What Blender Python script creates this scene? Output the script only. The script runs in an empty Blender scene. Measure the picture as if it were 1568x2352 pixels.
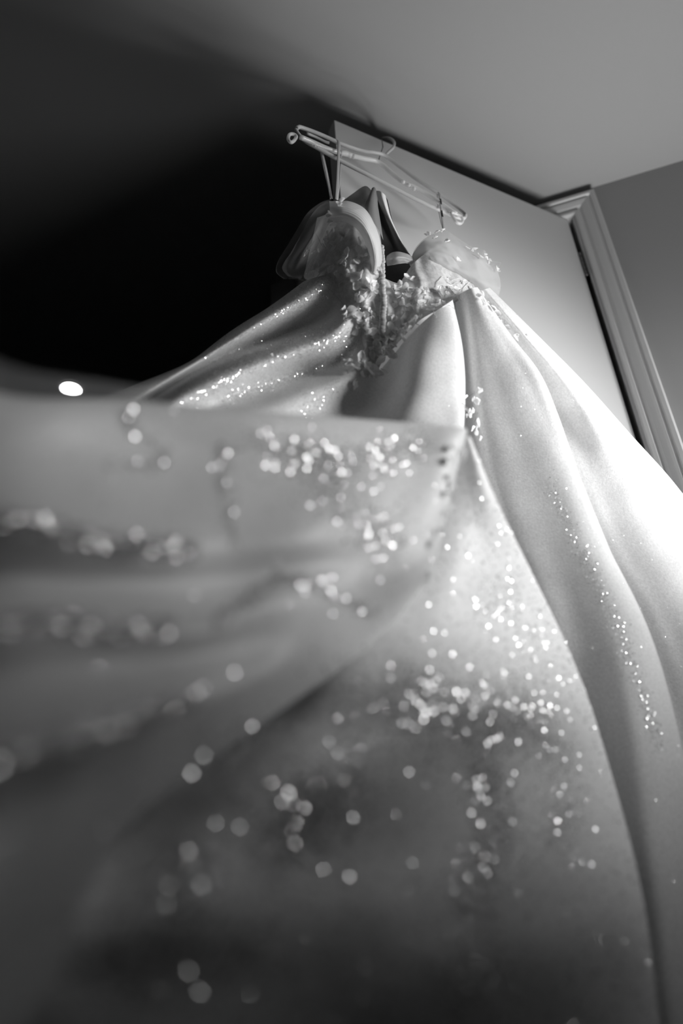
import bpy, bmesh, math, random
from math import radians, sin, cos, pi
from mathutils import Vector, Matrix, noise
from mathutils.bvhtree import BVHTree
random.seed(7)
S = bpy.context.scene
COL = S.collection

# ------------------------------------------------------------------ camera
CAM = Vector((0, 0, 0.279))
F = 1700.0
ROT = Matrix(((0.998028616, 0.0627605145, 0.0),
              (0.031482096, -0.500633766, -0.865086533),
              (-0.0542932759, 0.863381115, -0.501622657)))
cd = bpy.data.cameras.new('camera')
cam = bpy.data.objects.new('camera', cd); COL.objects.link(cam)
cam.matrix_world = Matrix.Translation(CAM) @ ROT.to_4x4()
cd.sensor_fit = 'VERTICAL'; cd.sensor_height = 36; cd.sensor_width = 24
cd.lens = F / 2352 * 36
cd.clip_start = 0.02
cd.dof.use_dof = True; cd.dof.focus_distance = 1.5; cd.dof.aperture_fstop = 1.4
S.camera = cam

# ------------------------------------------------------------------ world, light, exposure
w = bpy.data.worlds.new('world'); S.world = w; w.use_nodes = True
w.node_tree.nodes['Background'].inputs[0].default_value = (1, 1, 1, 1)
w.node_tree.nodes['Background'].inputs[1].default_value = 0.0
S.view_settings.view_transform = 'Standard'; S.view_settings.look = 'None'
S.view_settings.gamma = 1; S.view_settings.exposure = 0.0
S.view_settings.use_curve_mapping = False

# room frame: hinge post H on the back wall, E runs along that wall to the right, M points into the room
H = Vector((0.69867, 1.43587, 0)); E_ = Vector((0.958869, -0.283849, 0)); M_ = Vector((-0.283849, -0.958869, 0))
CEIL = 2.13; RX = 0.95            # ceiling height, distance from the hinge to the window wall
WIN = (0.06, 0.80, 0.86, 1.52)     # window on that wall: from, to (along the wall), sill, head
def room(e, m, z): return H + E_ * e + M_ * m + Vector((0, 0, z))

wl = bpy.data.lights.new('window_daylight', 'AREA'); wl.shape = 'RECTANGLE'
wl.size = WIN[1] - WIN[0]; wl.size_y = WIN[3] - WIN[2]; wl.energy = 8.8; wl.spread = radians(68)
wo = bpy.data.objects.new('window_daylight', wl); COL.objects.link(wo)
ctr = room(RX + 0.16, (WIN[0] + WIN[1]) / 2, (WIN[2] + WIN[3]) / 2)
YAW = 5; TILT = radians(5)                  # how far the light slants down
X = M_.copy(); Z = (Matrix.Rotation(radians(YAW), 3, 'Z') @ E_ * cos(TILT) + Vector((0, 0, sin(TILT)))).normalized(); Y = Z.cross(X).normalized(); X = Y.cross(Z)
wo.matrix_world = Matrix.Translation(ctr) @ Matrix((X, Y, Z)).transposed().to_4x4()

LAMP = room(.2, .2, .6); LAMP_POWER = 70; LAMP_CONE = 96; LAMP_AIM = (.2, .8)      # unseen low uplight, added to light the ceiling

# ------------------------------------------------------------------ helpers
def at(px, py, z):                     # a point seen in the photograph, z metres in front of the lens
    return CAM + ROT @ Vector(((px - 784) / F * z, -(py - 1176) / F * z, -z))

def link(name, me, mat=None, parent=None):
    o = bpy.data.objects.new(name, me); COL.objects.link(o)
    if mat and me and not me.materials: me.materials.append(mat)
    if parent: o.parent = parent
    return o

def tag(o, label=None, cat=None, group=None, kind=None):
    for k, v in (('label', label), ('category', cat), ('group', group), ('kind', kind)):
        if v: o[k] = v
    return o

def empty(name):
    o = bpy.data.objects.new(name, None); COL.objects.link(o); o.empty_display_size = .05
    return o

def mesh(name, vs, fs, smooth=True):
    me = bpy.data.meshes.new(name); me.from_pydata([tuple(v) for v in vs], [], fs); me.update()
    if smooth: me.polygons.foreach_set('use_smooth', [True] * len(me.polygons))
    return me

def mat(name, col, rough=.6, metal=0., trans=0., alpha=1., sheen=0., bump=0., bscale=400., spec=.5, speck=0., emit=None, ior=1.45, coat=0., speck_scale=350.):
    m = bpy.data.materials.new(name); m.use_nodes = True
    nt = m.node_tree; N = nt.nodes; L = nt.links; p = N['Principled BSDF']; out = N['Material Output']
    c = (col, col, col, 1)
    p.inputs['Base Color'].default_value = c; p.inputs['Roughness'].default_value = rough
    p.inputs['Metallic'].default_value = metal; p.inputs['Specular IOR Level'].default_value = spec
    p.inputs['Sheen Weight'].default_value = sheen; p.inputs['IOR'].default_value = ior
    p.inputs['Coat Weight'].default_value = coat
    if emit: p.inputs['Emission Color'].default_value = (1, 1, 1, 1); p.inputs['Emission Strength'].default_value = emit
    tc = N.new('ShaderNodeTexCoord')
    if speck:
        n = N.new('ShaderNodeTexNoise'); n.inputs['Scale'].default_value = speck_scale; n.inputs['Detail'].default_value = 3
        L.new(tc.outputs['Object'], n.inputs['Vector'])
        r = N.new('ShaderNodeMapRange'); r.inputs[1].default_value = .35; r.inputs[2].default_value = .7
        r.inputs[3].default_value = col; r.inputs[4].default_value = col * (1 - speck)
        L.new(n.outputs['Fac'], r.inputs[0]); L.new(r.outputs[0], p.inputs['Base Color'])
    if bump:
        n2 = N.new('ShaderNodeTexNoise'); n2.inputs['Scale'].default_value = bscale; n2.inputs['Detail'].default_value = 4
        L.new(tc.outputs['Object'], n2.inputs['Vector'])
        b = N.new('ShaderNodeBump'); b.inputs['Strength'].default_value = bump; b.inputs['Distance'].default_value = .001
        L.new(n2.outputs['Fac'], b.inputs['Height']); L.new(b.outputs[0], p.inputs['Normal'])
    last = p.outputs[0]
    if trans:
        t = N.new('ShaderNodeBsdfTranslucent'); t.inputs[0].default_value = c
        mx = N.new('ShaderNodeMixShader'); mx.inputs[0].default_value = trans
        L.new(last, mx.inputs[1]); L.new(t.outputs[0], mx.inputs[2]); last = mx.outputs[0]
    if alpha < 1:
        t = N.new('ShaderNodeBsdfTransparent')
        mx = N.new('ShaderNodeMixShader'); mx.inputs[0].default_value = alpha
        L.new(t.outputs[0], mx.inputs[1]); L.new(last, mx.inputs[2]); last = mx.outputs[0]
    L.new(last, out.inputs[0])
    return m

MT = dict(
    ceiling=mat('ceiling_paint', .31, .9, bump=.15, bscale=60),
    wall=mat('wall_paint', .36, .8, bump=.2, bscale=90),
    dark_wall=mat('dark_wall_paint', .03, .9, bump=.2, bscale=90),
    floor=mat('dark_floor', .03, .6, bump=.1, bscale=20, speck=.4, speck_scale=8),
    door=mat('door_paint', .66, .5, bump=.05, bscale=120, spec=.3),
    trim=mat('trim_gloss_paint', .62, .35, bump=.03, bscale=60),
    steel=mat('hinge_steel', .18, .4, metal=1),
    satin=mat('ivory_satin', .82, .5, trans=.04, sheen=.2, bump=.15, bscale=35),
    tulle_cloth=mat('glitter_tulle_over_satin', .8, .6, trans=.25, sheen=.3, bump=.5, bscale=380, speck=.2, speck_scale=260),
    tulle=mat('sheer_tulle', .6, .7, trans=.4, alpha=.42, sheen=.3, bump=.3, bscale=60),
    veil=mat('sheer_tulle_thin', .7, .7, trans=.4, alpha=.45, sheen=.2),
    sequin=mat('clear_silver_sequin', .92, .09, metal=.65, alpha=.55),
    petal=mat('satin_petal', .95, .35, trans=.35, sheen=.3),
    lace=mat('corded_lace', .7, .35, spec=.8),
    corset=mat('corset_net', .68, .55, trans=.1, sheen=.4, bump=.5, bscale=250, speck=.35, speck_scale=120),
    sash=mat('folded_tulle', .5, .6, trans=.3, alpha=.85),
    shaded_tulle=mat('sheer_tulle_in_shade', .5, .7, trans=.4, alpha=.24, sheen=.2),  # darker, thinner tulle copy; the left sleeve's shade is in its colour
    band=mat('ruched_tulle', .68, .6, trans=.25, alpha=.85, sheen=.2),
    print=mat('black_print', .015, .5),
    lining=mat('shaded_lining', .02, .8),  # near-black: the bodice interior's shade put into the lining colour
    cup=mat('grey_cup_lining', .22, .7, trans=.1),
    button=mat('covered_button', .42, .45, sheen=.4),
    hanger=mat('white_plastic', .55, .35),
    clear=mat('clear_acrylic', .8, .08, alpha=.5, spec=1.),
    ribbon=mat('satin_ribbon', .5, .35, trans=.2),
    lamp=mat('lamp_diffuser', .9, .5, emit=14),
    bed=mat('bed_cover', .05, .9),
)

def sheet(name, rows, m, parent, nu=12, nv=12, wob=0., wsc=6., seed=0, pleat=None):
    """Catmull-Rom surface through rows of (px, py, depth)"""
    P = [[at(*p) for p in r] for r in rows]
    def cr(a, b, c, d, t):
        return .5 * ((2 * b) + (c - a) * t + (2 * a - 5 * b + 4 * c - d) * t * t + (3 * b - a - 3 * c + d) * t ** 3)
    def line(pts, n):
        q = [2 * pts[0] - pts[1]] + list(pts) + [2 * pts[-1] - pts[-2]]
        o = []
        for i in range(len(pts) - 1):
            for k in range(n): o.append(cr(q[i], q[i + 1], q[i + 2], q[i + 3], k / n))
        o.append(pts[-1].copy()); return o
    G = [line(r, nu) for r in P]
    cols = [line([g[i] for g in G], nv) for i in range(len(G[0]))]
    W = len(cols); Hh = len(cols[0])
    vs = [cols[i][j] for j in range(Hh) for i in range(W)]
    if wob:
        o = Vector((seed * 3.1, seed * 1.7, 0))
        for v in vs:
            d = noise.noise((v + o) * wsc) + .5 * noise.noise((v + o) * wsc * 2.3)
            v += (CAM - v).normalized() * d * wob
    if pleat:
        cnt, amp, ax = pleat
        for j in range(Hh):
            for i in range(W):
                q = (i / (W - 1), j / (Hh - 1)); v = vs[j * W + i]
                v += (CAM - v).normalized() * amp * sin(2 * pi * cnt * q[ax] + 2.2 * noise.noise(Vector((q[0] * 5, q[1] * 5, seed))))
    fs = [(j * W + i, j * W + i + 1, (j + 1) * W + i + 1, (j + 1) * W + i) for j in range(Hh - 1) for i in range(W - 1)]
    me = mesh(name, vs, fs)
    return link(name, me, m, parent)

def tube_bm(bm, pts, r, n=8, closed=False, r2=None, up=None, caps=True):
    """tube through pts; r2 = half size along 'up' for a flat section"""
    pts = [Vector(p) for p in pts]; K = len(pts); rings = []
    ref = Vector(up) if up else Vector((0.1, .2, 1)).normalized()
    for i, p in enumerate(pts):
        if closed: t = pts[(i + 1) % K] - pts[i - 1]
        else: t = pts[min(i + 1, K - 1)] - pts[max(i - 1, 0)]
        t.normalize()
        a = t.cross(ref)
        if a.length < 1e-4: a = t.cross(Vector((1, 0, 0)))
        a.normalize(); b = a.cross(t)
        rr = r[i] if isinstance(r, (list, tuple)) else r
        ry = rr if r2 is None else r2
        rings.append([bm.verts.new(p + a * cos(2 * pi * k / n) * rr + b * sin(2 * pi * k / n) * ry) for k in range(n)])
    for i in range(K if closed else K - 1):
        A = rings[i]; B = rings[(i + 1) % K]
        for k in range(n): bm.faces.new((A[k], A[(k + 1) % n], B[(k + 1) % n], B[k]))
    if not closed and caps:
        bm.faces.new(rings[0][::-1]); bm.faces.new(rings[-1])

def spline(pts, n=6, closed=False):
    pts = [Vector(p) for p in pts]; K = len(pts); o = []
    for i in range(K if closed else K - 1):
        if closed: a, b, c, d = pts[i - 1], pts[i], pts[(i + 1) % K], pts[(i + 2) % K]
        else:
            b, c = pts[i], pts[i + 1]
            a = pts[i - 1] if i else 2 * b - c
            d = pts[i + 2] if i + 2 < K else 2 * c - b
        for k in range(n):
            t = k / n
            o.append(.5 * ((2 * b) + (c - a) * t + (2 * a - 5 * b + 4 * c - d) * t * t + (3 * b - a - 3 * c + d) * t ** 3))
    if not closed: o.append(pts[-1].copy())
    return o

def bm_obj(name, bm, m, parent=None, smooth=True):
    bmesh.ops.recalc_face_normals(bm, faces=bm.faces)
    me = bpy.data.meshes.new(name); bm.to_mesh(me); bm.free()
    if smooth: me.polygons.foreach_set('use_smooth', [True] * len(me.polygons))
    return link(name, me, m, parent)

def box_bm(bm, lo, hi, mx=None):
    x0, y0, z0 = lo; x1, y1, z1 = hi
    v = [Vector(p) for p in ((x0,y0,z0),(x1,y0,z0),(x1,y1,z0),(x0,y1,z0),(x0,y0,z1),(x1,y0,z1),(x1,y1,z1),(x0,y1,z1))]
    if mx: v = [mx @ p for p in v]
    v = [bm.verts.new(p) for p in v]
    for f in ((0,3,2,1),(4,5,6,7),(0,1,5,4),(1,2,6,5),(2,3,7,6),(3,0,4,7)): bm.faces.new([v[i] for i in f])

def box(name, lo, hi, m, parent=None, mx=None, bevel=0):
    bm = bmesh.new(); box_bm(bm, lo, hi, mx)
    if bevel: bmesh.ops.bevel(bm, geom=bm.edges[:], offset=bevel, segments=2, affect='EDGES')
    return bm_obj(name, bm, m, parent, smooth=False)

# ------------------------------------------------------------------ room shell
RM = Matrix.Translation(H) @ Matrix((E_, -M_, Vector((0, 0, 1)))).transposed().to_4x4()   # local x along wall, y into the wall
DW = .74; DH = 2.03; OP = DW + .02
XL = -1.6; YR = 2.6                     # how far the room goes left and towards the camera's back
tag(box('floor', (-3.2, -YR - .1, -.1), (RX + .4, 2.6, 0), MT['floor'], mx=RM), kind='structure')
tag(box('ceiling', (-3.2, -YR - .1, CEIL), (RX + .4, 2.6, CEIL + .1), MT['ceiling'], mx=RM), kind='structure')
# back wall: right of the doorway, lintel over it, short return on its far side
bm = bmesh.new()
box_bm(bm, (.02, 0, 0), (RX, .11, CEIL), RM)
box_bm(bm, (-OP, 0, DH + .015), (.02, .11, CEIL), RM)
box_bm(bm, (-OP - .16, 0, 0), (-OP, .11, CEIL), RM)
tag(bm_obj('wall_back', bm, MT['wall'], smooth=False), kind='structure')
# window wall
bm = bmesh.new()
a, b, z0, z1 = WIN
box_bm(bm, (RX, -a, 0), (RX + .14, .11, CEIL), RM)
box_bm(bm, (RX, -YR, 0), (RX + .14, -b, CEIL), RM)
box_bm(bm, (RX, -b, 0), (RX + .14, -a, z0), RM)
box_bm(bm, (RX, -b, z1), (RX + .14, -a, CEIL), RM)
tag(bm_obj('wall_right', bm, MT['wall'], smooth=False), kind='structure')
win = tag(empty('window_1'), kind='structure')
bm = bmesh.new()
for (x0, x1, q0, q1) in ((-b, -b + .05, z0, z1), (-a - .05, -a, z0, z1), (-b, -a, z0, z0 + .05), (-b, -a, z1 - .05, z1)):
    box_bm(bm, (RX + .04, x0, q0), (RX + .08, x1, q1), RM)
bm_obj('window_frame', bm, MT['trim'], win, smooth=False)
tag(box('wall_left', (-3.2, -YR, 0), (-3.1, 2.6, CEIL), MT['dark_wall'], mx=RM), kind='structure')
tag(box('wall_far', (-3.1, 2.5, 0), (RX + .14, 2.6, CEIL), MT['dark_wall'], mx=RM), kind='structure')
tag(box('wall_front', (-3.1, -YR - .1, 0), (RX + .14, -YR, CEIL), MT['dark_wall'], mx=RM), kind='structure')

tag(box('added_shade_wall', (.22, -1.2, 0), (.30, -.58, .715), MT['dark_wall'], mx=RM), kind='structure')     # unseen low wall, added to shade the lower train

# ------------------------------------------------------------------ door casing
PROF = [(u * .86, d) for u, d in [(0, 0), (0, .010), (.004, .013), (.014, .013), (.018, .009), (.022, .009), (.030, .014), (.044, .017),
        (.052, .018), (.056, .014), (.060, .014), (.064, .020), (.074, .021), (.080, .018), (.082, 0)]]
trim = tag(empty('trim_1'), kind='structure')
def casing(name, path):                 # path: inner-edge points and outward directions, mitred at its ends
    bm = bmesh.new(); R_ = []
    for (x, z, ux, uz) in path:
        R_.append([bm.verts.new(RM @ Vector((x + ux * u, -d, z + uz * u))) for u, d in PROF])
    for A, B in zip(R_, R_[1:]):
        for k in range(len(PROF) - 1): bm.faces.new((A[k], A[k + 1], B[k + 1], B[k]))
    return bm_obj(name, bm, MT['trim'], trim, smooth=False)
ix = .020; iz = DH + .004; il = -OP + .006
casing('side_casing', [(ix, 0, 1, 0), (ix, iz, 1, 1)])
casing('head_casing', [(ix, iz, 1, 1), (il, iz, -1, 1)])
casing('side_casing', [(il, iz, -1, 1), (il, 0, -1, 0)])
bm = bmesh.new()
box_bm(bm, (.013, -.001, 0), (.021, .111, DH + .015), RM)
box_bm(bm, (-OP, -.001, DH + .003), (.013, .111, DH + .015), RM)
box_bm(bm, (-OP, -.001, 0), (-OP + .012, .111, DH + .003), RM)
bm_obj('door_jamb', bm, MT['trim'], trim, smooth=False)

# ------------------------------------------------------------------ door, standing open about 45 degrees
DD = Vector((-.886744, -.462262, 0)); DN = Vector((.462262, -.886744, 0))
DM = Matrix.Translation(H) @ Matrix((DD, -DN, Vector((0, 0, 1)))).transposed().to_4x4()
door = tag(empty('door_1'), kind='structure')
box('door_panel', (.0, 0, .008), (DW, .035, DH), MT['door'], door, mx=DM, bevel=.001)
for hz in (1.80, 1.05, .22):
    hg = bm = bmesh.new()
    box_bm(bm, (-.006, .0, hz), (-.0005, .030, hz + .09), DM)
    box_bm(bm, (.010, -.006, hz), (.0128, .028, hz + .09), RM)
    hgo = bm_obj('hinge', bm, MT['steel'], door, smooth=False)
    bm = bmesh.new()
    for k in range(5):
        c = H + Vector((0, 0, hz + k * .018)) + DN * .004 + DD * -.003
        tube_bm(bm, [c + Vector((0, 0, .0008)), c + Vector((0, 0, .0172))], .0045, 10)
    bm_obj('hinge_knuckle', bm, MT['steel'], hgo)

# ------------------------------------------------------------------ ceiling downlight in the dark passage
dl = tag(empty('ceiling_light'), 'small round lit ceiling lamp glowing white at the far left above the train', 'ceiling light')
lc = at(163, 893, 2.78); lc.z = CEIL
def disc(name, r0, r1, z0, z1, m, parent, n=40):
    bm = bmesh.new(); a = [];
    for rr, zz in ((r0, z0), (r1, z1)):
        a.append([bm.verts.new(lc + Vector((cos(2*pi*k/n)*rr, sin(2*pi*k/n)*rr, zz))) for k in range(n)])
    for k in range(n): bm.faces.new((a[0][k], a[0][(k+1)%n], a[1][(k+1)%n], a[1][k]))
    if r0 < .001: bm.faces.ensure_lookup_table()
    return bm_obj(name, bm, m, parent)
disc('lamp_diffuser', .0008, .037, -.005, -.004, MT['lamp'], dl)
disc('lamp_ring', .0375, .044, -.006, -.0005, MT['dark_wall'], dl)

# ------------------------------------------------------------------ added uplight for the ceiling, unseen just right of the frame
fl = tag(empty('added_uplight'), 'unseen uplight on a stand, added to light the ceiling', 'lamp')
def lathe(name, prof, c, m, parent, n=32):
    bm = bmesh.new(); R_ = [[bm.verts.new(c + Vector((cos(2*pi*k/n)*r, sin(2*pi*k/n)*r, z))) for k in range(n)] for r, z in prof]
    for A, B in zip(R_, R_[1:]):
        for k in range(n): bm.faces.new((A[k], A[(k+1)%n], B[(k+1)%n], B[k]))
    return bm_obj(name, bm, m, parent)
lathe('base', [(.001, .012), (.09, .012), (.1, .0), (.001, .0)], Vector((LAMP.x, LAMP.y, 0)), MT['dark_wall'], fl)
lathe('pole', [(.009, -.12), (.009, -LAMP.z + .01)], LAMP, MT['dark_wall'], fl, 12)
lathe('lamp_shade', [(.001, -.13), (.07, -.13), (.075, -.01), (.072, -.01), (.068, -.125), (.001, -.125)], LAMP, MT['dark_wall'], fl)
pl = bpy.data.lights.new('added_spot', 'SPOT'); pl.energy = LAMP_POWER; pl.shadow_soft_size = .2; pl.spot_size = radians(LAMP_CONE); pl.spot_blend = .7
po = bpy.data.objects.new('added_spot', pl); COL.objects.link(po); po.parent = fl; po.location = LAMP
po.rotation_euler = (room(*LAMP_AIM, CEIL) - LAMP).to_track_quat('-Z', 'Y').to_euler()

# ------------------------------------------------------------------ hangers
def hook_plane(px, py, off):            # point on the plane parallel to the door, off metres in front of it
    d = ROT @ Vector(((px - 784) / F, -(py - 1176) / F, -1))
    return CAM + d * (((H - CAM).dot(DN) + off) / d.dot(DN))
hp = hook_plane
hanger = tag(empty('coat_hanger'), 'white plastic tube hanger hooked over the top of the open door', 'hanger')
loop = spline([hp(*p) for p in ((681, 303, .075), (684, 293, .072), (695, 294, .07), (735, 309, .068), (790, 333, .065), (835, 347, .06), (858, 350, .058), (885, 358, .058),
                        (925, 388, .06), (960, 414, .062), (1010, 446, .065), (1045, 472, .068), (1065, 489, .072), (1067, 498, .075), (1058, 501, .08), (1020, 487, .08),
                        (960, 460, .08), (880, 419, .08), (800, 379, .08), (740, 346, .08), (700, 323, .078))], 6, True)
bm = bmesh.new(); tube_bm(bm, loop, .0046, 10, True)
bm_obj('hanger_frame', bm, MT['hanger'], hanger)
hk = spline([hp(*p) for p in ((884, 357, .058), (893, 348, .058), (903, 338, .055), (905, 328, .04), (899, 320, .015), (889, 317, -.01), (879, 318, -.03))], 6)
bm = bmesh.new(); tube_bm(bm, hk, .0034, 10)
bm_obj('hook', bm, MT['hanger'], hanger)
bm = bmesh.new(); tube_bm(bm, spline([hp(*p) for p in ((704, 306, .072), (725, 315, .07), (745, 325, .07), (755, 328, .07))], 4), .003, 8)
bm_obj('strap_notch', bm, MT['hanger'], hanger)

ch = tag(empty('clear_hanger'), 'clear acrylic hanger with looped ends inside the white tube hanger', 'hanger')
bm = bmesh.new()
tube_bm(bm, spline([hp(*p) for p in ((690, 315, .09), (720, 328, .085), (760, 345, .08), (800, 356, .075), (835, 364, .07), (868, 372, .068),
                             (900, 398, .07), (925, 418, .072), (955, 432, .075), (985, 448, .08), (1010, 466, .085), (1048, 492, .09))], 6), .0055, 10)
bm_obj('hanger_arm', bm, MT['clear'], ch)
bm = bmesh.new()
for (p, q) in (((868, 372), (874, 352)), ((874, 352), (879, 338)), ((879, 338), (877, 322))):
    tube_bm(bm, [hp(*p, .06), hp(*q, .05)], .0012, 8)
bm_obj('wire_hook', bm, MT['steel'], ch)
for pts in (((676, 322), (668, 327), (662, 320), (664, 310), (672, 308), (680, 313)), ((1035, 488), (1041, 501), (1049, 511), (1058, 513), (1062, 505), (1056, 496))):
    bm = bmesh.new(); tube_bm(bm, spline([hp(*p, .09) for p in pts], 5, True), .0038, 8, True)
    bm_obj('end_loop', bm, MT['clear'], ch)
bm = bmesh.new()
for q in range(9):
    x = 692 + q * 6; tube_bm(bm, [hp(x, 312 + q * 2.7, .083), hp(x + 1, 322 + q * 2.7, .083)], .0012, 6)
bm_obj('grip_ridges', bm, MT['clear'], ch)
bm = bmesh.new(); tube_bm(bm, spline([hp(*p) for p in ((780, 352, .078), (793, 352, .077), (806, 358, .076))], 3), [.0065]*7, 8)
bm_obj('clip', bm, MT['clear'], ch)
for p in ((925, 418), (938, 425), (950, 434), (787, 350), (812, 360)):
    bm = bmesh.new(); c = hp(*p, .077); bmesh.ops.create_icosphere(bm, subdivisions=2, radius=.0052)
    bmesh.ops.translate(bm, verts=bm.verts, vec=c); bm_obj('clip', bm, MT['clear'], ch)

# ------------------------------------------------------------------ wedding dress
dress = tag(empty('wedding_dress'), 'white wedding gown with petal bodice and glitter train hanging on the open door', 'dress')

RIBS = [
 [(705,655,1.52),(640,712,1.50),(560,765,1.48),(450,845,1.45),(330,905,1.42),(225,950,1.38),(100,1010,1.3),(0,1200,1.2)],
 [(700,645,1.44),(620,703,1.40),(530,760,1.36),(430,834,1.30),(330,876,1.25),(225,915,1.19),(80,985,1.08),(-80,1200,1.0)],
 [(765,632,1.38),(690,686,1.33),(600,740,1.29),(500,803,1.26),(400,862,1.20),(290,925,1.13),(130,1010,1.02),(-20,1250,.95)],
 [(812,668,1.39),(745,724,1.39),(650,768,1.37),(560,800,1.34),(455,850,1.27),(340,922,1.18),(190,1020,1.06),(50,1300,.98)],
 [(825,705,1.33),(760,772,1.27),(660,808,1.23),(560,845,1.19),(450,895,1.12),(370,945,1.06),(260,1040,.99),(150,1300,.95)],
 [(835,775,1.33),(775,830,1.32),(690,858,1.29),(590,895,1.23),(490,935,1.16),(420,980,1.1),(330,1060,1.03),(250,1350,.98)],
 [(840,835,1.30),(790,868,1.25),(710,900,1.20),(630,935,1.15),(560,965,1.10),(500,1010,1.06),(430,1090,1.0),(380,1400,.96)],
 [(862,858,1.32),(845,895,1.30),(805,930,1.26),(755,960,1.21),(700,1000,1.15),(650,1040,1.1),(580,1130,1.04),(520,1450,.98)],
 [(900,818,1.31),(893,870,1.30),(868,925,1.27),(835,965,1.22),(805,1010,1.15),(780,1060,1.1),(740,1150,1.05),(690,1500,1.0)],
 [(945,765,1.295),(945,830,1.235),(940,900,1.20),(930,955,1.17),(915,1020,1.14),(905,1080,1.09),(890,1180,1.05),(850,1550,1.0)],
 [(1000,715,1.30),(1012,790,1.25),(1018,870,1.22),(1018,940,1.195),(1016,1010,1.15),(1015,1080,1.1),(1010,1220,1.06),(1030,1600,1.02)],
 [(1035,692,1.33),(1056,770,1.295),(1066,850,1.27),(1067,925,1.25),(1064,990,1.21),(1063,1060,1.19),(1075,1220,1.15),(1130,1700,1.08)],
 [(1042,684,1.41),(1050,770,1.41),(1057,850,1.40),(1059,930,1.39),(1062,1010,1.37),(1075,1100,1.35),(1110,1300,1.29),(1200,1900,1.14)],
 [(1062,672,1.375),(1076,770,1.355),(1088,870,1.335),(1104,970,1.315),(1128,1080,1.292),(1170,1220,1.258),(1260,1500,1.18),(1430,2560,.95)],
 [(1074,665,1.365),(1104,760,1.345),(1140,860,1.326),(1175,960,1.308),(1215,1080,1.285),(1265,1240,1.245),(1350,1560,1.155),(1490,2560,.87)],
 [(1086,661,1.365),(1138,760,1.346),(1195,855,1.329),(1238,945,1.314),(1285,1060,1.290),(1345,1230,1.246),(1440,1560,1.135),(1580,2560,.83)],
 [(1096,660,1.39),(1172,768,1.365),(1238,855,1.345),(1280,950,1.335),(1326,1080,1.312),(1395,1250,1.27),(1525,1560,1.165),(1740,2560,.90)],
 [(1098,664,1.45),(1164,774,1.45),(1228,861,1.445),(1268,955,1.435),(1312,1085,1.385),(1380,1255,1.345),(1510,1568,1.245),(1720,2560,.99)],
 [(1106,667,1.455),(1190,778,1.46),(1258,872,1.452),(1300,970,1.442),(1355,1100,1.395),(1425,1260,1.35),(1575,1570,1.25),(1810,2560,1.04)],
 [(1115,664,1.455),(1213,780,1.44),(1303,885,1.43),(1375,990,1.42),(1450,1110,1.40),(1530,1260,1.36),(1690,1570,1.26),(1910,2560,1.0)],
 [(1125,661,1.48),(1240,775,1.475),(1345,882,1.475),(1445,995,1.475),(1545,1108,1.47),(1640,1240,1.45),(1850,1560,1.38),(2060,2560,1.13)],
 [(1118,668,1.54),(1230,783,1.55),(1335,892,1.57),(1433,1008,1.58),(1530,1120,1.59),(1620,1260,1.59),(1820,1580,1.52),(2040,2560,1.23)],
]
skirt = sheet('skirt', [[r[k] for r in RIBS] for k in range(8)], MT['tulle_cloth'], dress, nu=8, nv=14, wob=.004, wsc=9, seed=1)
tag(skirt, 'full glitter tulle skirt falling in deep folds from the waist')

TR1 = [
 [(-250,830,.66),(0,950,.66),(200,975,.74),(400,1000,.82),(600,1015,.88),(800,1020,.94),(960,1020,.97),(1050,1020,1.0),(1040,1030,1.02)],
 [(-250,790,.50),(0,902,.53),(200,916,.58),(400,928,.64),(600,944,.70),(800,960,.79),(960,974,.85),(1066,985,.89),(1062,992,.98)],
 [(-250,1000,.46),(0,1040,.49),(200,1050,.55),(400,1070,.61),(600,1070,.67),(780,1080,.73),(930,1090,.79),(1042,1090,.85),(1030,1095,.95)],
 [(-250,1190,.42),(0,1200,.45),(190,1230,.48),(370,1255,.52),(540,1240,.58),(720,1220,.64),(870,1215,.72),(1015,1200,.81),(1000,1205,.92)],
 [(-250,1340,.44),(0,1330,.46),(200,1345,.49),(380,1345,.53),(540,1340,.58),(700,1310,.63),(840,1300,.69),(982,1310,.77),(965,1312,.88)],
 [(-250,1450,.37),(0,1440,.40),(180,1440,.43),(350,1450,.465),(500,1430,.51),(640,1385,.57),(770,1400,.64),(880,1450,.75),(865,1448,.82)],
 [(-250,1570,.37),(0,1570,.39),(150,1560,.415),(300,1540,.45),(450,1520,.49),(570,1500,.53),(690,1500,.58),(780,1535,.68),(765,1530,.75)],
 [(-250,1740,.29),(0,1720,.31),(120,1700,.33),(230,1675,.36),(340,1640,.40),(450,1610,.45),(550,1600,.50),(650,1625,.60),(635,1618,.67)],
 [(-250,1900,.27),(-50,1880,.29),(60,1850,.315),(150,1830,.34),(230,1800,.375),(320,1770,.41),(400,1745,.45),(490,1745,.52),(475,1738,.6)],
 [(-250,2150,.24),(-100,2120,.26),(-20,2080,.28),(60,2050,.31),(120,2020,.34),(180,1985,.37),(240,1950,.40),(290,1905,.45),(275,1898,.52)],
 [(-250,2450,.22),(-190,2450,.235),(-140,2450,.25),(-90,2450,.27),(-40,2440,.30),(10,2420,.33),(60,2360,.36),(100,2260,.40),(85,2250,.46)],
]
train = sheet('train', TR1, MT['satin'], dress, nu=10, nv=9, wob=.006, wsc=7, seed=2)
tag(train, 'raised outer layer of the train sweeping across the foreground')
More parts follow.
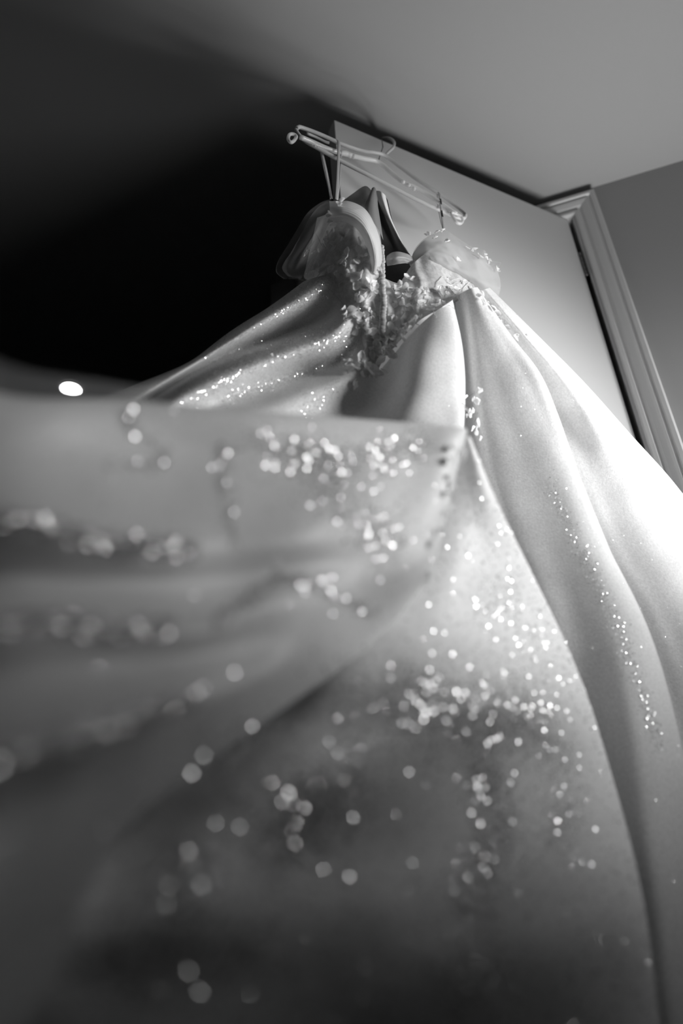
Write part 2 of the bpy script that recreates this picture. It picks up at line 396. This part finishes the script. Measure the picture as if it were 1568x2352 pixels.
TR2 = [
 [(900,1020,1.02),(960,1010,.99),(1000,1003,.97),(1040,1000,.95),(1078,1003,.94),(1074,1008,1.02)],
 [(880,1180,.97),(960,1180,.94),(1020,1170,.92),(1080,1160,.93),(1138,1150,.96),(1130,1152,1.04)],
 [(800,1330,.91),(900,1320,.87),(1010,1310,.87),(1110,1295,.92),(1200,1280,1.0),(1190,1283,1.08)],
 [(700,1470,.84),(830,1465,.77),(970,1440,.79),(1120,1420,.89),(1257,1400,1.02),(1245,1404,1.1)],
 [(600,1590,.76),(780,1560,.69),(960,1540,.71),(1140,1520,.84),(1302,1500,1.0),(1290,1505,1.09)],
 [(480,1710,.69),(720,1660,.63),(930,1650,.655),(1150,1630,.78),(1348,1620,.97),(1334,1624,1.06)],
 [(350,1840,.58),(610,1790,.54),(870,1790,.61),(1120,1775,.75),(1387,1760,.93),(1372,1764,1.02)],
 [(200,1980,.51),(480,1950,.48),(800,1950,.575),(1110,1930,.69),(1422,1890,.88),(1405,1894,.97)],
 [(80,2130,.43),(400,2110,.43),(760,2110,.53),(1100,2080,.62),(1450,2010,.82),(1432,2014,.9)],
 [(0,2280,.39),(350,2270,.415),(740,2260,.51),(1090,2230,.57),(1475,2160,.76),(1457,2166,.85)],
 [(-60,2480,.37),(320,2450,.395),(730,2450,.49),(1090,2430,.54),(1500,2420,.70),(1482,2426,.79)],
]
under = sheet('train', TR2, MT['satin'], dress, nu=12, nv=10, wob=.007, wsc=8, seed=3)
tag(under, 'lower layer of the train, falling to the floor under the raised fold')
veil = sheet('tulle_overlay', [
 [(-250,700,.40),(-100,790,.42),(0,832,.44),(80,855,.47),(160,866,.50),(240,876,.54),(330,890,.60)],
 [(-250,760,.45),(-100,840,.47),(0,872,.49),(80,885,.52),(160,892,.55),(240,900,.58),(340,905,.63)],
 [(-250,850,.51),(-100,910,.53),(0,935,.55),(80,938,.57),(160,942,.60),(240,945,.63),(350,950,.67)]],
 MT['veil'], dress, nu=6, nv=6, wob=.002, wsc=9, seed=5)
tag(veil, 'sheer tulle edge standing above the train')

# bodice
B1 = sheet('back_panel', [
 [(728,500,1.50),(770,488,1.44),(815,498,1.41),(850,530,1.41),(876,568,1.43)],
 [(715,560,1.49),(760,555,1.41),(810,560,1.38),(850,580,1.38),(878,605,1.40)],
 [(702,615,1.47),(750,620,1.39),(800,625,1.36),(845,640,1.35),(881,660,1.37)],
 [(700,640,1.46),(745,660,1.40),(800,690,1.35),(840,715,1.33),(884,725,1.335)],
 [(740,650,1.44),(790,680,1.40),(815,760,1.34),(845,815,1.315),(886,790,1.32)],
 [(780,660,1.42),(800,720,1.38),(820,800,1.33),(850,868,1.30),(888,812,1.31)]],
 MT['corset'], dress, nu=14, nv=10, wob=.003, wsc=28, seed=4, pleat=(4.5, .0045, 0))
B2 = sheet('back_panel', [
 [(884,640,1.38),(912,655,1.41),(945,610,1.43),(985,580,1.45),(1035,590,1.49),(1075,635,1.53)],
 [(884,680,1.36),(920,682,1.37),(960,655,1.385),(1000,640,1.41),(1045,650,1.45),(1090,660,1.5)],
 [(885,730,1.345),(915,722,1.345),(950,705,1.355),(990,690,1.375),(1035,682,1.41),(1080,672,1.46)],
 [(887,780,1.32),(908,775,1.32),(935,750,1.325),(975,722,1.335),(1020,700,1.36),(1060,682,1.41)],
 [(888,815,1.305),(903,800,1.305),(925,775,1.31),(965,735,1.32),(1015,708,1.345),(1055,690,1.4)]],
 MT['corset'], dress, nu=12, nv=10, wob=.003, wsc=28, seed=6, pleat=(5, .004, 0))
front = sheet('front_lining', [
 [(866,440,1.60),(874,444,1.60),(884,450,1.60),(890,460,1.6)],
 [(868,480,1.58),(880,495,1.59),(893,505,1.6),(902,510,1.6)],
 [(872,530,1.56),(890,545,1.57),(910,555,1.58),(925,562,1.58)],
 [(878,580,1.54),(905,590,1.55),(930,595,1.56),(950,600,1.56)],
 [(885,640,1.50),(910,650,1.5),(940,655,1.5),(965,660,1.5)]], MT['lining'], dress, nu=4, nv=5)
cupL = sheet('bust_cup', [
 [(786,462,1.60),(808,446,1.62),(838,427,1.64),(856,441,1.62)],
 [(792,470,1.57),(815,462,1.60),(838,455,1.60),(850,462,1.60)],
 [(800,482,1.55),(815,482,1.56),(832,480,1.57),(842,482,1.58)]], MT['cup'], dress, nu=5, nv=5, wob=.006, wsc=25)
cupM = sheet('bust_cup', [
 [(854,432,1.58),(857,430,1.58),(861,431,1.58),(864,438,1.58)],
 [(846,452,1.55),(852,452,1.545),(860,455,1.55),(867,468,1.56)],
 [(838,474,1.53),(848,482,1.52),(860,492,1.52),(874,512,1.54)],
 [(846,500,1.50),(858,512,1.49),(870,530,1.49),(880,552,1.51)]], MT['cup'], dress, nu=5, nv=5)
edge = sheet('neckline_edge', [
 [(864,438,1.595),(872,439,1.575),(880,444,1.575),(885,449,1.595)],
 [(867,456,1.585),(875,458,1.565),(884,463,1.565),(890,470,1.59)],
 [(876,482,1.585),(884,486,1.565),(893,492,1.565),(897,498,1.59)],
 [(894,512,1.58),(900,518,1.565),(906,523,1.565),(909,527,1.585)],
 [(912,545,1.57),(917,550,1.56),(922,555,1.56),(925,558,1.57)],
 [(934,579,1.56),(937,581,1.55),(940,583,1.55),(943,586,1.56)]], MT['satin'], dress, nu=4, nv=5)
sash = sheet('satin_tab', [
 [(888,588,1.44),(900,580,1.43),(915,578,1.43),(935,583,1.44),(948,590,1.46)],
 [(886,598,1.42),(900,593,1.40),(918,590,1.40),(936,594,1.42),(951,600,1.45)],
 [(889,611,1.43),(902,609,1.42),(918,606,1.42),(933,605,1.43),(944,608,1.45)]], MT['sash'], dress, nu=8, nv=12, wob=.004, wsc=40, pleat=(2.5, .0015, 1))

# sleeves
sl1 = sheet('sleeve_band', [
 [(756,462,1.43),(800,462,1.42),(838,480,1.41),(862,520,1.40),(874,560,1.39),(877,600,1.385),(868,632,1.38)],
 [(757,478,1.39),(795,478,1.375),(830,496,1.365),(853,530,1.36),(864,566,1.355),(868,600,1.355),(862,630,1.36)],
 [(755,498,1.38),(790,496,1.365),(820,510,1.355),(842,538,1.35),(853,570,1.35),(858,602,1.35),(856,626,1.355)],
 [(750,512,1.41),(785,509,1.395),(812,520,1.385),(832,545,1.38),(843,574,1.38),(850,604,1.375),(850,622,1.37)]],
 MT['band'], dress, nu=10, nv=24, wob=.002, wsc=30, pleat=(11, .0005, 1))
sl1['label'] = 'ruched tulle band at the left arm opening'
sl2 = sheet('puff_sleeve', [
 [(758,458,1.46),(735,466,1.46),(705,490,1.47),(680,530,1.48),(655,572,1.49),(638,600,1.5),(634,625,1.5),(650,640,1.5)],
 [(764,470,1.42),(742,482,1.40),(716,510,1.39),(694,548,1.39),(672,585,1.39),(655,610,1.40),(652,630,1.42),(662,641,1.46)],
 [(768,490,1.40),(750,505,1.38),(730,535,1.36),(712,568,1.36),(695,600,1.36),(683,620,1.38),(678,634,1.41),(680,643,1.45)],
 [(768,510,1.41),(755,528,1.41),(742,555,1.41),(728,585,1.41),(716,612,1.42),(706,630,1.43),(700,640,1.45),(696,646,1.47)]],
 MT['shaded_tulle'], dress, nu=10, nv=10, wob=.012, wsc=14, seed=9, pleat=(2.5, .004, 1))
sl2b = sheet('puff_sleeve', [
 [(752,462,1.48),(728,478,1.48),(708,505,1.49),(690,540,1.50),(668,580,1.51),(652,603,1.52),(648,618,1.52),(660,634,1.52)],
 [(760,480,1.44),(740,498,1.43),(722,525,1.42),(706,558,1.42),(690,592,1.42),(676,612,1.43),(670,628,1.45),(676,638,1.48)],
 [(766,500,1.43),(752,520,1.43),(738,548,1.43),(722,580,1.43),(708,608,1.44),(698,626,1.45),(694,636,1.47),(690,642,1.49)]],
 MT['shaded_tulle'], dress, nu=10, nv=12, wob=.010, wsc=18, seed=19, pleat=(3, .004, 1))
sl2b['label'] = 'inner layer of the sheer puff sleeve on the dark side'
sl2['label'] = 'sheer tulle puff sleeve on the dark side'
sl3 = sheet('puff_sleeve', [
 [(945,592,1.48),(952,572,1.5),(972,550,1.52),(1000,535,1.54),(1026,531,1.56),(1046,543,1.57),(1072,560,1.585),(1090,572,1.59),(1112,574,1.60),(1124,596,1.61),(1152,602,1.63)],
 [(952,598,1.46),(965,580,1.46),(985,567,1.46),(1010,558,1.47),(1032,562,1.48),(1052,572,1.50),(1074,588,1.52),(1092,598,1.53),(1108,606,1.55),(1124,618,1.57),(1144,624,1.59)],
 [(962,605,1.45),(978,596,1.44),(998,590,1.43),(1018,592,1.44),(1040,602,1.455),(1060,612,1.47),(1080,622,1.49),(1098,630,1.51),(1114,638,1.53),(1130,642,1.56),(1150,650,1.59)],
 [(975,610,1.45),(992,608,1.44),(1010,608,1.44),(1030,615,1.45),(1050,626,1.47),(1070,638,1.485),(1088,647,1.50),(1104,656,1.52),(1118,662,1.54),(1132,668,1.56),(1147,672,1.59)],
 [(985,614,1.46),(1002,616,1.45),(1020,622,1.46),(1040,632,1.475),(1060,643,1.49),(1078,653,1.51),(1094,662,1.53),(1108,669,1.55),(1120,677,1.57),(1132,684,1.58),(1143,688,1.6)]],
 MT['tulle'], dress, nu=8, nv=10, wob=.010, wsc=18, seed=11, pleat=(2, .004, 1))
sl3b = sheet('puff_sleeve', [
 [(990,560,1.50),(1020,552,1.51),(1050,566,1.53),(1080,584,1.55),(1110,598,1.57),(1134,616,1.59)],
 [(1000,580,1.48),(1026,580,1.49),(1052,594,1.505),(1080,610,1.53),(1106,624,1.555),(1134,640,1.585)],
 [(1008,602,1.48),(1032,608,1.485),(1056,620,1.50),(1082,636,1.52),(1106,650,1.55),(1136,664,1.58)]],
 MT['veil'], dress, nu=10, nv=12, wob=.012, wsc=22, seed=21, pleat=(3, .004, 1))
sl3b['label'] = 'inner layer of the sheer puff sleeve on the lit side'
sl3['label'] = 'sheer tulle puff sleeve on the lit side'
cup3 = sheet('bust_cup', [
 [(944,592,1.50),(955,572,1.52),(975,552,1.54),(1000,560,1.55)],
 [(940,605,1.47),(960,590,1.46),(985,575,1.48),(1010,590,1.5)],
 [(945,620,1.45),(965,612,1.43),(990,605,1.43),(1015,615,1.45)],
 [(950,650,1.43),(975,648,1.43),(1010,645,1.45),(1050,650,1.48)]], MT['corset'], dress, nu=6, nv=6, wob=.003, wsc=30)

# hanging loops
def ribbon(name, pts, wdt=.0035, th=.0006):
    bm = bmesh.new(); tube_bm(bm, spline(pts, 5), wdt, 6, r2=th, up=(DN + Vector((0, 0, .2))).normalized())
    return bm_obj(name, bm, MT['ribbon'], dress)
ribbon('hanging_loop', [at(739, 350, 1.60), at(747, 385, 1.57), at(754, 420, 1.54), at(760, 455, 1.5)])
ribbon('hanging_loop', [at(735, 345, 1.64), at(743, 385, 1.6), at(752, 425, 1.56), at(758, 457, 1.52)], .0012)
ribbon('hanging_loop', [at(775, 322, 1.64), at(778, 330, 1.61), at(777, 360, 1.59), at(775, 410, 1.55), at(772, 458, 1.49)])
ribbon('hanging_loop', [at(779, 325, 1.655), at(782, 360, 1.62), at(780, 410, 1.57), at(775, 458, 1.5)], .0018)
ribbon('hanging_loop', [at(1007, 442, 1.735), at(1010, 450, 1.70), at(1013, 480, 1.67), at(1017, 510, 1.63), at(1020, 530, 1.6)])
ribbon('hanging_loop', [at(1004, 445, 1.75), at(1007, 480, 1.70), at(1013, 510, 1.65), at(1019, 532, 1.6)], .002)

for (p, q) in (((1011.5, 457, 1.69), (1013.5, 469, 1.68)), ((1014, 484, 1.66), (1016.5, 497, 1.645))):
    bm = bmesh.new(); tube_bm(bm, [at(*p), at(*q)], .0018, 6, r2=.0009, up=(DN + Vector((0, 0, .2))).normalized())
    bm_obj('printed_mark', bm, MT['print'], dress)

# covered buttons down the back
strip = [(878, 568), (879, 590), (880, 612), (880, 640), (881, 665), (884, 690), (883, 715), (882, 735), (880, 760)]
def tree(objs):
    vs = []; fs = []
    for o in objs:
        b = len(vs); vs += [v.co.copy() for v in o.data.vertices]; fs += [tuple(b + i for i in p.vertices) for p in o.data.polygons]
    return BVHTree.FromPolygons(vs, fs)
def hit(T, px, py):
    d = ROT @ Vector(((px - 784) / F, -(py - 1176) / F, -1)); d.normalize()
    h = T.ray_cast(CAM, d)
    if h[0] is None: return None
    n = h[1] if h[1].dot(d) < 0 else -h[1]
    return h[0], n
TB = tree([B1, B2])
sp = []
pts2 = spline([Vector((x, y, 0)) for x, y in strip], 8)
for p in pts2:
    h = hit(TB, p.x - 3, p.y) or hit(TB, p.x - 8, p.y)
    sp.append((h[0] + (CAM - h[0]).normalized() * .006) if h else at(p.x, p.y, 1.38))
bm = bmesh.new(); tube_bm(bm, sp, .0042, 8, r2=.0025, up=(0.1, -1, .3))
plk = bm_obj('button_placket', bm, MT['corset'], dress)
bm = bmesh.new(); bmesh.ops.create_uvsphere(bm, u_segments=10, v_segments=7, radius=.0066)
for v in bm.verts: v.co.y *= .6
bme = bpy.data.meshes.new('button'); bm.to_mesh(bme); bm.free(); bme.materials.append(MT['button'])
bme.polygons.foreach_set('use_smooth', [True] * len(bme.polygons))
tot = len(sp) - 1
for i in range(27):
    t = i / 26 * tot; k = min(int(t), tot - 1); p = sp[k].lerp(sp[k + 1], t - k)
    o = bpy.data.objects.new('button', bme); COL.objects.link(o); o.parent = plk
    o.location = p + (CAM - p).normalized() * .0045 + Vector((random.uniform(-.0007, .0007), 0, 0))
    o.rotation_euler = (random.uniform(-.3, .3), random.uniform(-.2, .2), random.uniform(-.3, .3))

# petals
def petal_mesh(L=.011, Wd=.0075, cup=.35, n=5, curl=.3):
    vs = []; fs = []
    for j in range(n + 1):
        t = j / n; wd = Wd * .5 * math.sin(pi * min(.97, .08 + .9 * t ** .8)) ** .7
        for i in range(5):
            s = (i - 2) / 2
            vs.append(Vector((s * wd, t * L, cup * wd * (abs(s) ** 2) + curl * L * (t ** 2) * .8 + (.0007 * sin(6 * t + i * 2)))))
    for j in range(n):
        for i in range(4): fs.append((j * 5 + i, j * 5 + i + 1, (j + 1) * 5 + i + 1, (j + 1) * 5 + i))
    me = mesh('petal', vs, fs); me.materials.append(MT['petal']); return me
PM = [petal_mesh(.013, .010, .6, curl=.25), petal_mesh(.011, .009, .9, curl=.5), petal_mesh(.015, .009, .3, curl=.1), petal_mesh(.010, .011, .8, curl=.6)]
TA = tree([B1, B2, skirt])
def place(me, name, loc, n, parent, s=1., spin=None, tilt=.5, lift=.002):
    n = (n + Vector((random.gauss(0, 1), random.gauss(0, 1), random.gauss(0, 1))) * tilt * .5).normalized()
    r = Vector((cos(spin), 0, sin(spin))) if spin is not None else Vector((random.gauss(0, 1), random.gauss(0, 1), random.gauss(0, 1)))
    y = (r - n * r.dot(n)).normalized(); x = y.cross(n)
    o = bpy.data.objects.new(name, me); COL.objects.link(o); o.parent = parent
    if lift > .01: loc = loc + (CAM - loc).normalized() * lift; lift = .003
    o.matrix_local = Matrix.Translation(loc + n * lift) @ (Matrix((x, y, n)).transposed() * s).to_4x4()
    return o
def flower(px, py, s=1., T=TA, parent=None, k=None, lift=.004):
    h = hit(T, px, py)
    if not h: return
    p = B1 if px < 882 else B2
    if parent: p = parent
    base = random.gauss(-pi / 2, .9) if k != 3 else random.uniform(0, 6.28); k = k or 3
    for q in range(k):
        a_ = base + (q - (k - 1) / 2) * .9 if k < 3 else base + q * 2.1 * random.uniform(.8, 1.1)
        place(random.choice(PM), 'petal', h[0], h[1], p, 1.22 * s * random.uniform(.75, 1.2), a_, .6, lift)
def along(pts, n, spread, s=1., **kw):
    q = spline([Vector((x, y, 0)) for x, y in pts], 10)
    for i in range(n):
        c = q[int(random.random() * (len(q) - 1))]
        flower(c.x + random.gauss(0, spread), c.y + random.gauss(0, spread), s, **kw)
# lace V on the dark side of the buttons, then the lit side
along([(800, 690), (825, 730), (845, 770), (865, 800)], 15, 12, 1.05, k=2)
along([(835, 680), (850, 720), (862, 760), (870, 790)], 10, 9, 1.0, k=2)
along([(805, 835), (830, 845), (850, 855), (870, 790), (895, 765)], 13, 9, 1.1, k=2)
along([(905, 690), (935, 680), (970, 665), (1010, 655), (1040, 665)], 17, 10, 1., k=2)
along([(900, 710), (930, 705), (965, 690), (1000, 690)], 8, 7, 1., k=2)
along([(740, 610), (780, 615), (820, 615), (850, 600), (855, 640)], 15, 11, 1., k=2)
for p in ((772, 568), (800, 590), (822, 568), (792, 545), (712, 577), (745, 600), (940, 645), (925, 665), (860, 775), (895, 760), (885, 790), (855, 670),
          (830, 640), (815, 655), (848, 655), (735, 615)): flower(*p, 1.15, k=3)
for p in ((1060, 650), (1090, 680), (1105, 690), (1125, 705), (1145, 725), (1150, 735), (1160, 750), (1175, 772), (1190, 768), (1205, 770), (1105, 668), (1080, 660), (1135, 715)):
    flower(*p, .85, k=1, parent=skirt)
along([(1078, 908), (1092, 912), (1100, 905)], 6, 4, .8, k=1, parent=skirt, lift=.035)
along([(1080, 940), (1088, 965), (1100, 990)], 10, 7, .85, k=1, parent=skirt, lift=.035)
TS = tree([sl1, sl2, sl3])
for p in ((775, 478), (765, 495), (755, 515), (745, 530), (738, 548), (725, 570), (778, 470), (760, 520)): flower(*p, .8, T=TS, parent=sl1, k=2)
for p in ((985, 545), (1000, 540), (1012, 537), (995, 552), (1078, 577), (1085, 575), (1100, 592), (1110, 590), (1118, 598), (1138, 622), (1045, 600), (1020, 560)): flower(*p, .8, T=TS, parent=sl3, k=2)

along([(800, 822), (822, 838), (850, 850)], 9, 7, 1.25, k=2, parent=skirt, lift=.014)
along([(860, 840), (885, 815), (905, 790), (925, 765)], 12, 7, 1.1, k=2, parent=skirt, lift=.014)
along([(878, 805), (905, 780), (935, 752), (970, 728), (1015, 700)], 26, 5, .9, k=2, parent=skirt, lift=.012)
# corded lace stems between the petals: one fine tangle per panel
def lace(name, lines, T, parent, r=.0006):
    bm = bmesh.new()
    for l in lines:
        q = spline([Vector((x, y, 0)) for x, y in l], 6); P = []
        for c in q:
            h = hit(T, c.x, c.y)
            if h: P.append(h[0] + h[1] * .002)
        if len(P) > 3: tube_bm(bm, P, r, 5)
    o = bm_obj(name, bm, MT['lace'], parent); return tag(o, kind='stuff')
def rnd_lines(region, n, L=35):
    out = []
    for _ in range(n):
        (x0, y0), (x1, y1) = random.choice(region); t = random.random()
        x = x0 + (x1 - x0) * t + random.gauss(0, 8); y = y0 + (y1 - y0) * t + random.gauss(0, 8); a = random.uniform(0, 6.28); l = [(x, y)]
        for _ in range(5):
            a += random.gauss(0, .6); x += cos(a) * L / 5; y += sin(a) * L / 5; l.append((x, y))
        out.append(l)
    return out
lace('lace_cord', [[(742, 560), (760, 585), (775, 575), (800, 600)], [(720, 650), (740, 625), (760, 610), (790, 620)], [(800, 535), (790, 560), (805, 590), (835, 600)],
     [(810, 625), (830, 655), (850, 665), (835, 690), (810, 670)]] + rnd_lines([((740, 560), (850, 610)), ((800, 690), (870, 800)), ((820, 640), (860, 760))], 34), TA, B1)
lace('lace_cord', rnd_lines([((900, 700), (1040, 655)), ((895, 760), (1000, 695)), ((1000, 610), (1060, 680))], 26), TA, B2)
lace('lace_cord', rnd_lines([((800, 840), (870, 830)), ((1075, 905), (1100, 990)), ((1085, 670), (1190, 775))], 18, 25), TA, skirt, .0006)

# sequins, too many to count: one mesh per cloth
def sequins(cloth, specs, T, tilt, uni=0, r0=.0013):
    vs = []; fs = []; 
    def add(loc, n, r):
        n = (n + Vector((random.gauss(0, 1), random.gauss(0, 1), random.gauss(0, 1))) * tilt).normalized()
        a = n.orthogonal().normalized(); b = n.cross(a); k = len(vs); loc = loc + n * .0015
        for i in range(6): vs.append(loc + a * cos(i * pi / 3) * r + b * sin(i * pi / 3) * r)
        fs.append(tuple(range(k, k + 6)))
    for (pts, n, sx, r) in specs:
        q = spline([Vector((x, y, 0)) for x, y in pts], 12) if len(pts) > 1 else [Vector((*pts[0], 0))] * 2
        for _ in range(n):
            c = q[int(random.random() * (len(q) - 1))]
            h = hit(T, c.x + random.gauss(0, sx), c.y + random.gauss(0, sx))
            if h: add(h[0], h[1], r * random.uniform(.7, 1.25))
    if uni:
        me = cloth.data; ps = me.polygons; ar = [p.area for p in ps]
        for p in random.choices(list(ps), ar, k=uni):
            v = [me.vertices[i].co for i in p.vertices]; u, w_ = random.random(), random.random()
            loc = (v[0].lerp(v[1], u)).lerp(v[3].lerp(v[2], u), w_)
            n = p.normal if p.normal.dot(CAM - loc) > 0 else -p.normal
            add(loc, n, r0 * random.uniform(.6, 1.2))
    o = link('sequins', mesh('sequins', vs, fs, False), MT['sequin'], cloth)
    return tag(o, 'tiny silver sequins scattered over the cloth', kind='stuff')
TK = tree([skirt])
sequins(skirt, [
  ([(740, 650), (660, 715), (560, 780), (470, 830)], 9000, 18, .0007),
  ([(800, 775), (700, 785), (600, 815), (500, 870), (420, 905)], 8000, 17, .0008),
  ([(800, 810), (700, 850), (600, 890), (500, 925)], 3500, 12, .0008),
  ([(800, 880), (740, 910), (690, 945)], 500, 16, .0008),
  ([(1260, 1100), (1330, 1260), (1400, 1400), (1460, 1560), (1520, 1730)], 1100, 10, .0010),
  ([(1100, 1020), (1140, 1150)], 120, 10, .0008),
  ], TK, .42, 7000, .0005)
TT = tree([train, under])
sequins(train, [
  ([(510, 1030), (510, 1090), (520, 1160), (535, 1250)], 330, 11, .0012),
  ([(590, 1015), (700, 1040), (800, 1060), (900, 1040), (970, 1020)], 1700, 24, .0012),
  ([(700, 1060), (760, 1130), (840, 1200), (900, 1260)], 1400, 34, .0012),
  ([(500, 1430), (560, 1380), (640, 1330), (700, 1340), (790, 1380), (870, 1410)], 900, 9, .0012),
  ([(0, 1195), (160, 1225), (270, 1255), (350, 1255), (450, 1265)], 2400, 12, .0012),
  ([(-20, 1440), (130, 1430), (250, 1450), (400, 1440)], 2400, 12, .0012),
  ([(-20, 1730), (110, 1710), (200, 1690), (330, 1640), (450, 1600)], 2400, 15, .0011),
  ([(298, 948), (298, 980), (375, 1050), (340, 1070), (230, 1070)], 260, 10, .0012)], TT, .5, 3000, .0009)
sequins(under, [
  ([(1150, 1330), (1190, 1400), (1230, 1480), (1270, 1560)], 550, 24, .0011),
  ([(1100, 1400), (1180, 1390)], 160, 14, .0011),
  ([(780, 1620), (880, 1600), (1000, 1610), (1120, 1650), (1200, 1630)], 4600, 46, .0015),
  ([(1200, 1600), (1250, 1700), (1290, 1830), (1280, 1950)], 1500, 28, .0012),
  ([(500, 1740), (560, 1790), (620, 1740), (700, 1690)], 1800, 46, .0015),
  ([(350, 1950), (430, 1980), (440, 2020), (380, 2050)], 1120, 52, .0015),
  ([(640, 1920), (700, 1900), (740, 1800), (850, 1800)], 1600, 50, .0015),
  ([(1100, 1780), (1120, 1800), (1140, 1900), (1100, 2000), (1090, 2080)], 1800, 30, .0015),
  ([(1080, 2180), (1100, 2230), (1050, 2300)], 250, 50, .0015),
  ([(240, 2110), (200, 2150), (300, 2230), (530, 2220), (610, 2130)], 500, 50, .0015)], TT, .55, 9000, .0013)

# lace motifs along the seam of the raised fold
TF = tree([train, under])
for p in ((1022, 1025), (1025, 1050), (1060, 1030), (1068, 1045), (1025, 1090), (1035, 1105), (1025, 1130), (1030, 1160), (1018, 1175), (1000, 1215), (990, 1240), (978, 1310), (975, 1330)):
    flower(*p, .7, T=TF, parent=train, k=1, lift=.0015)
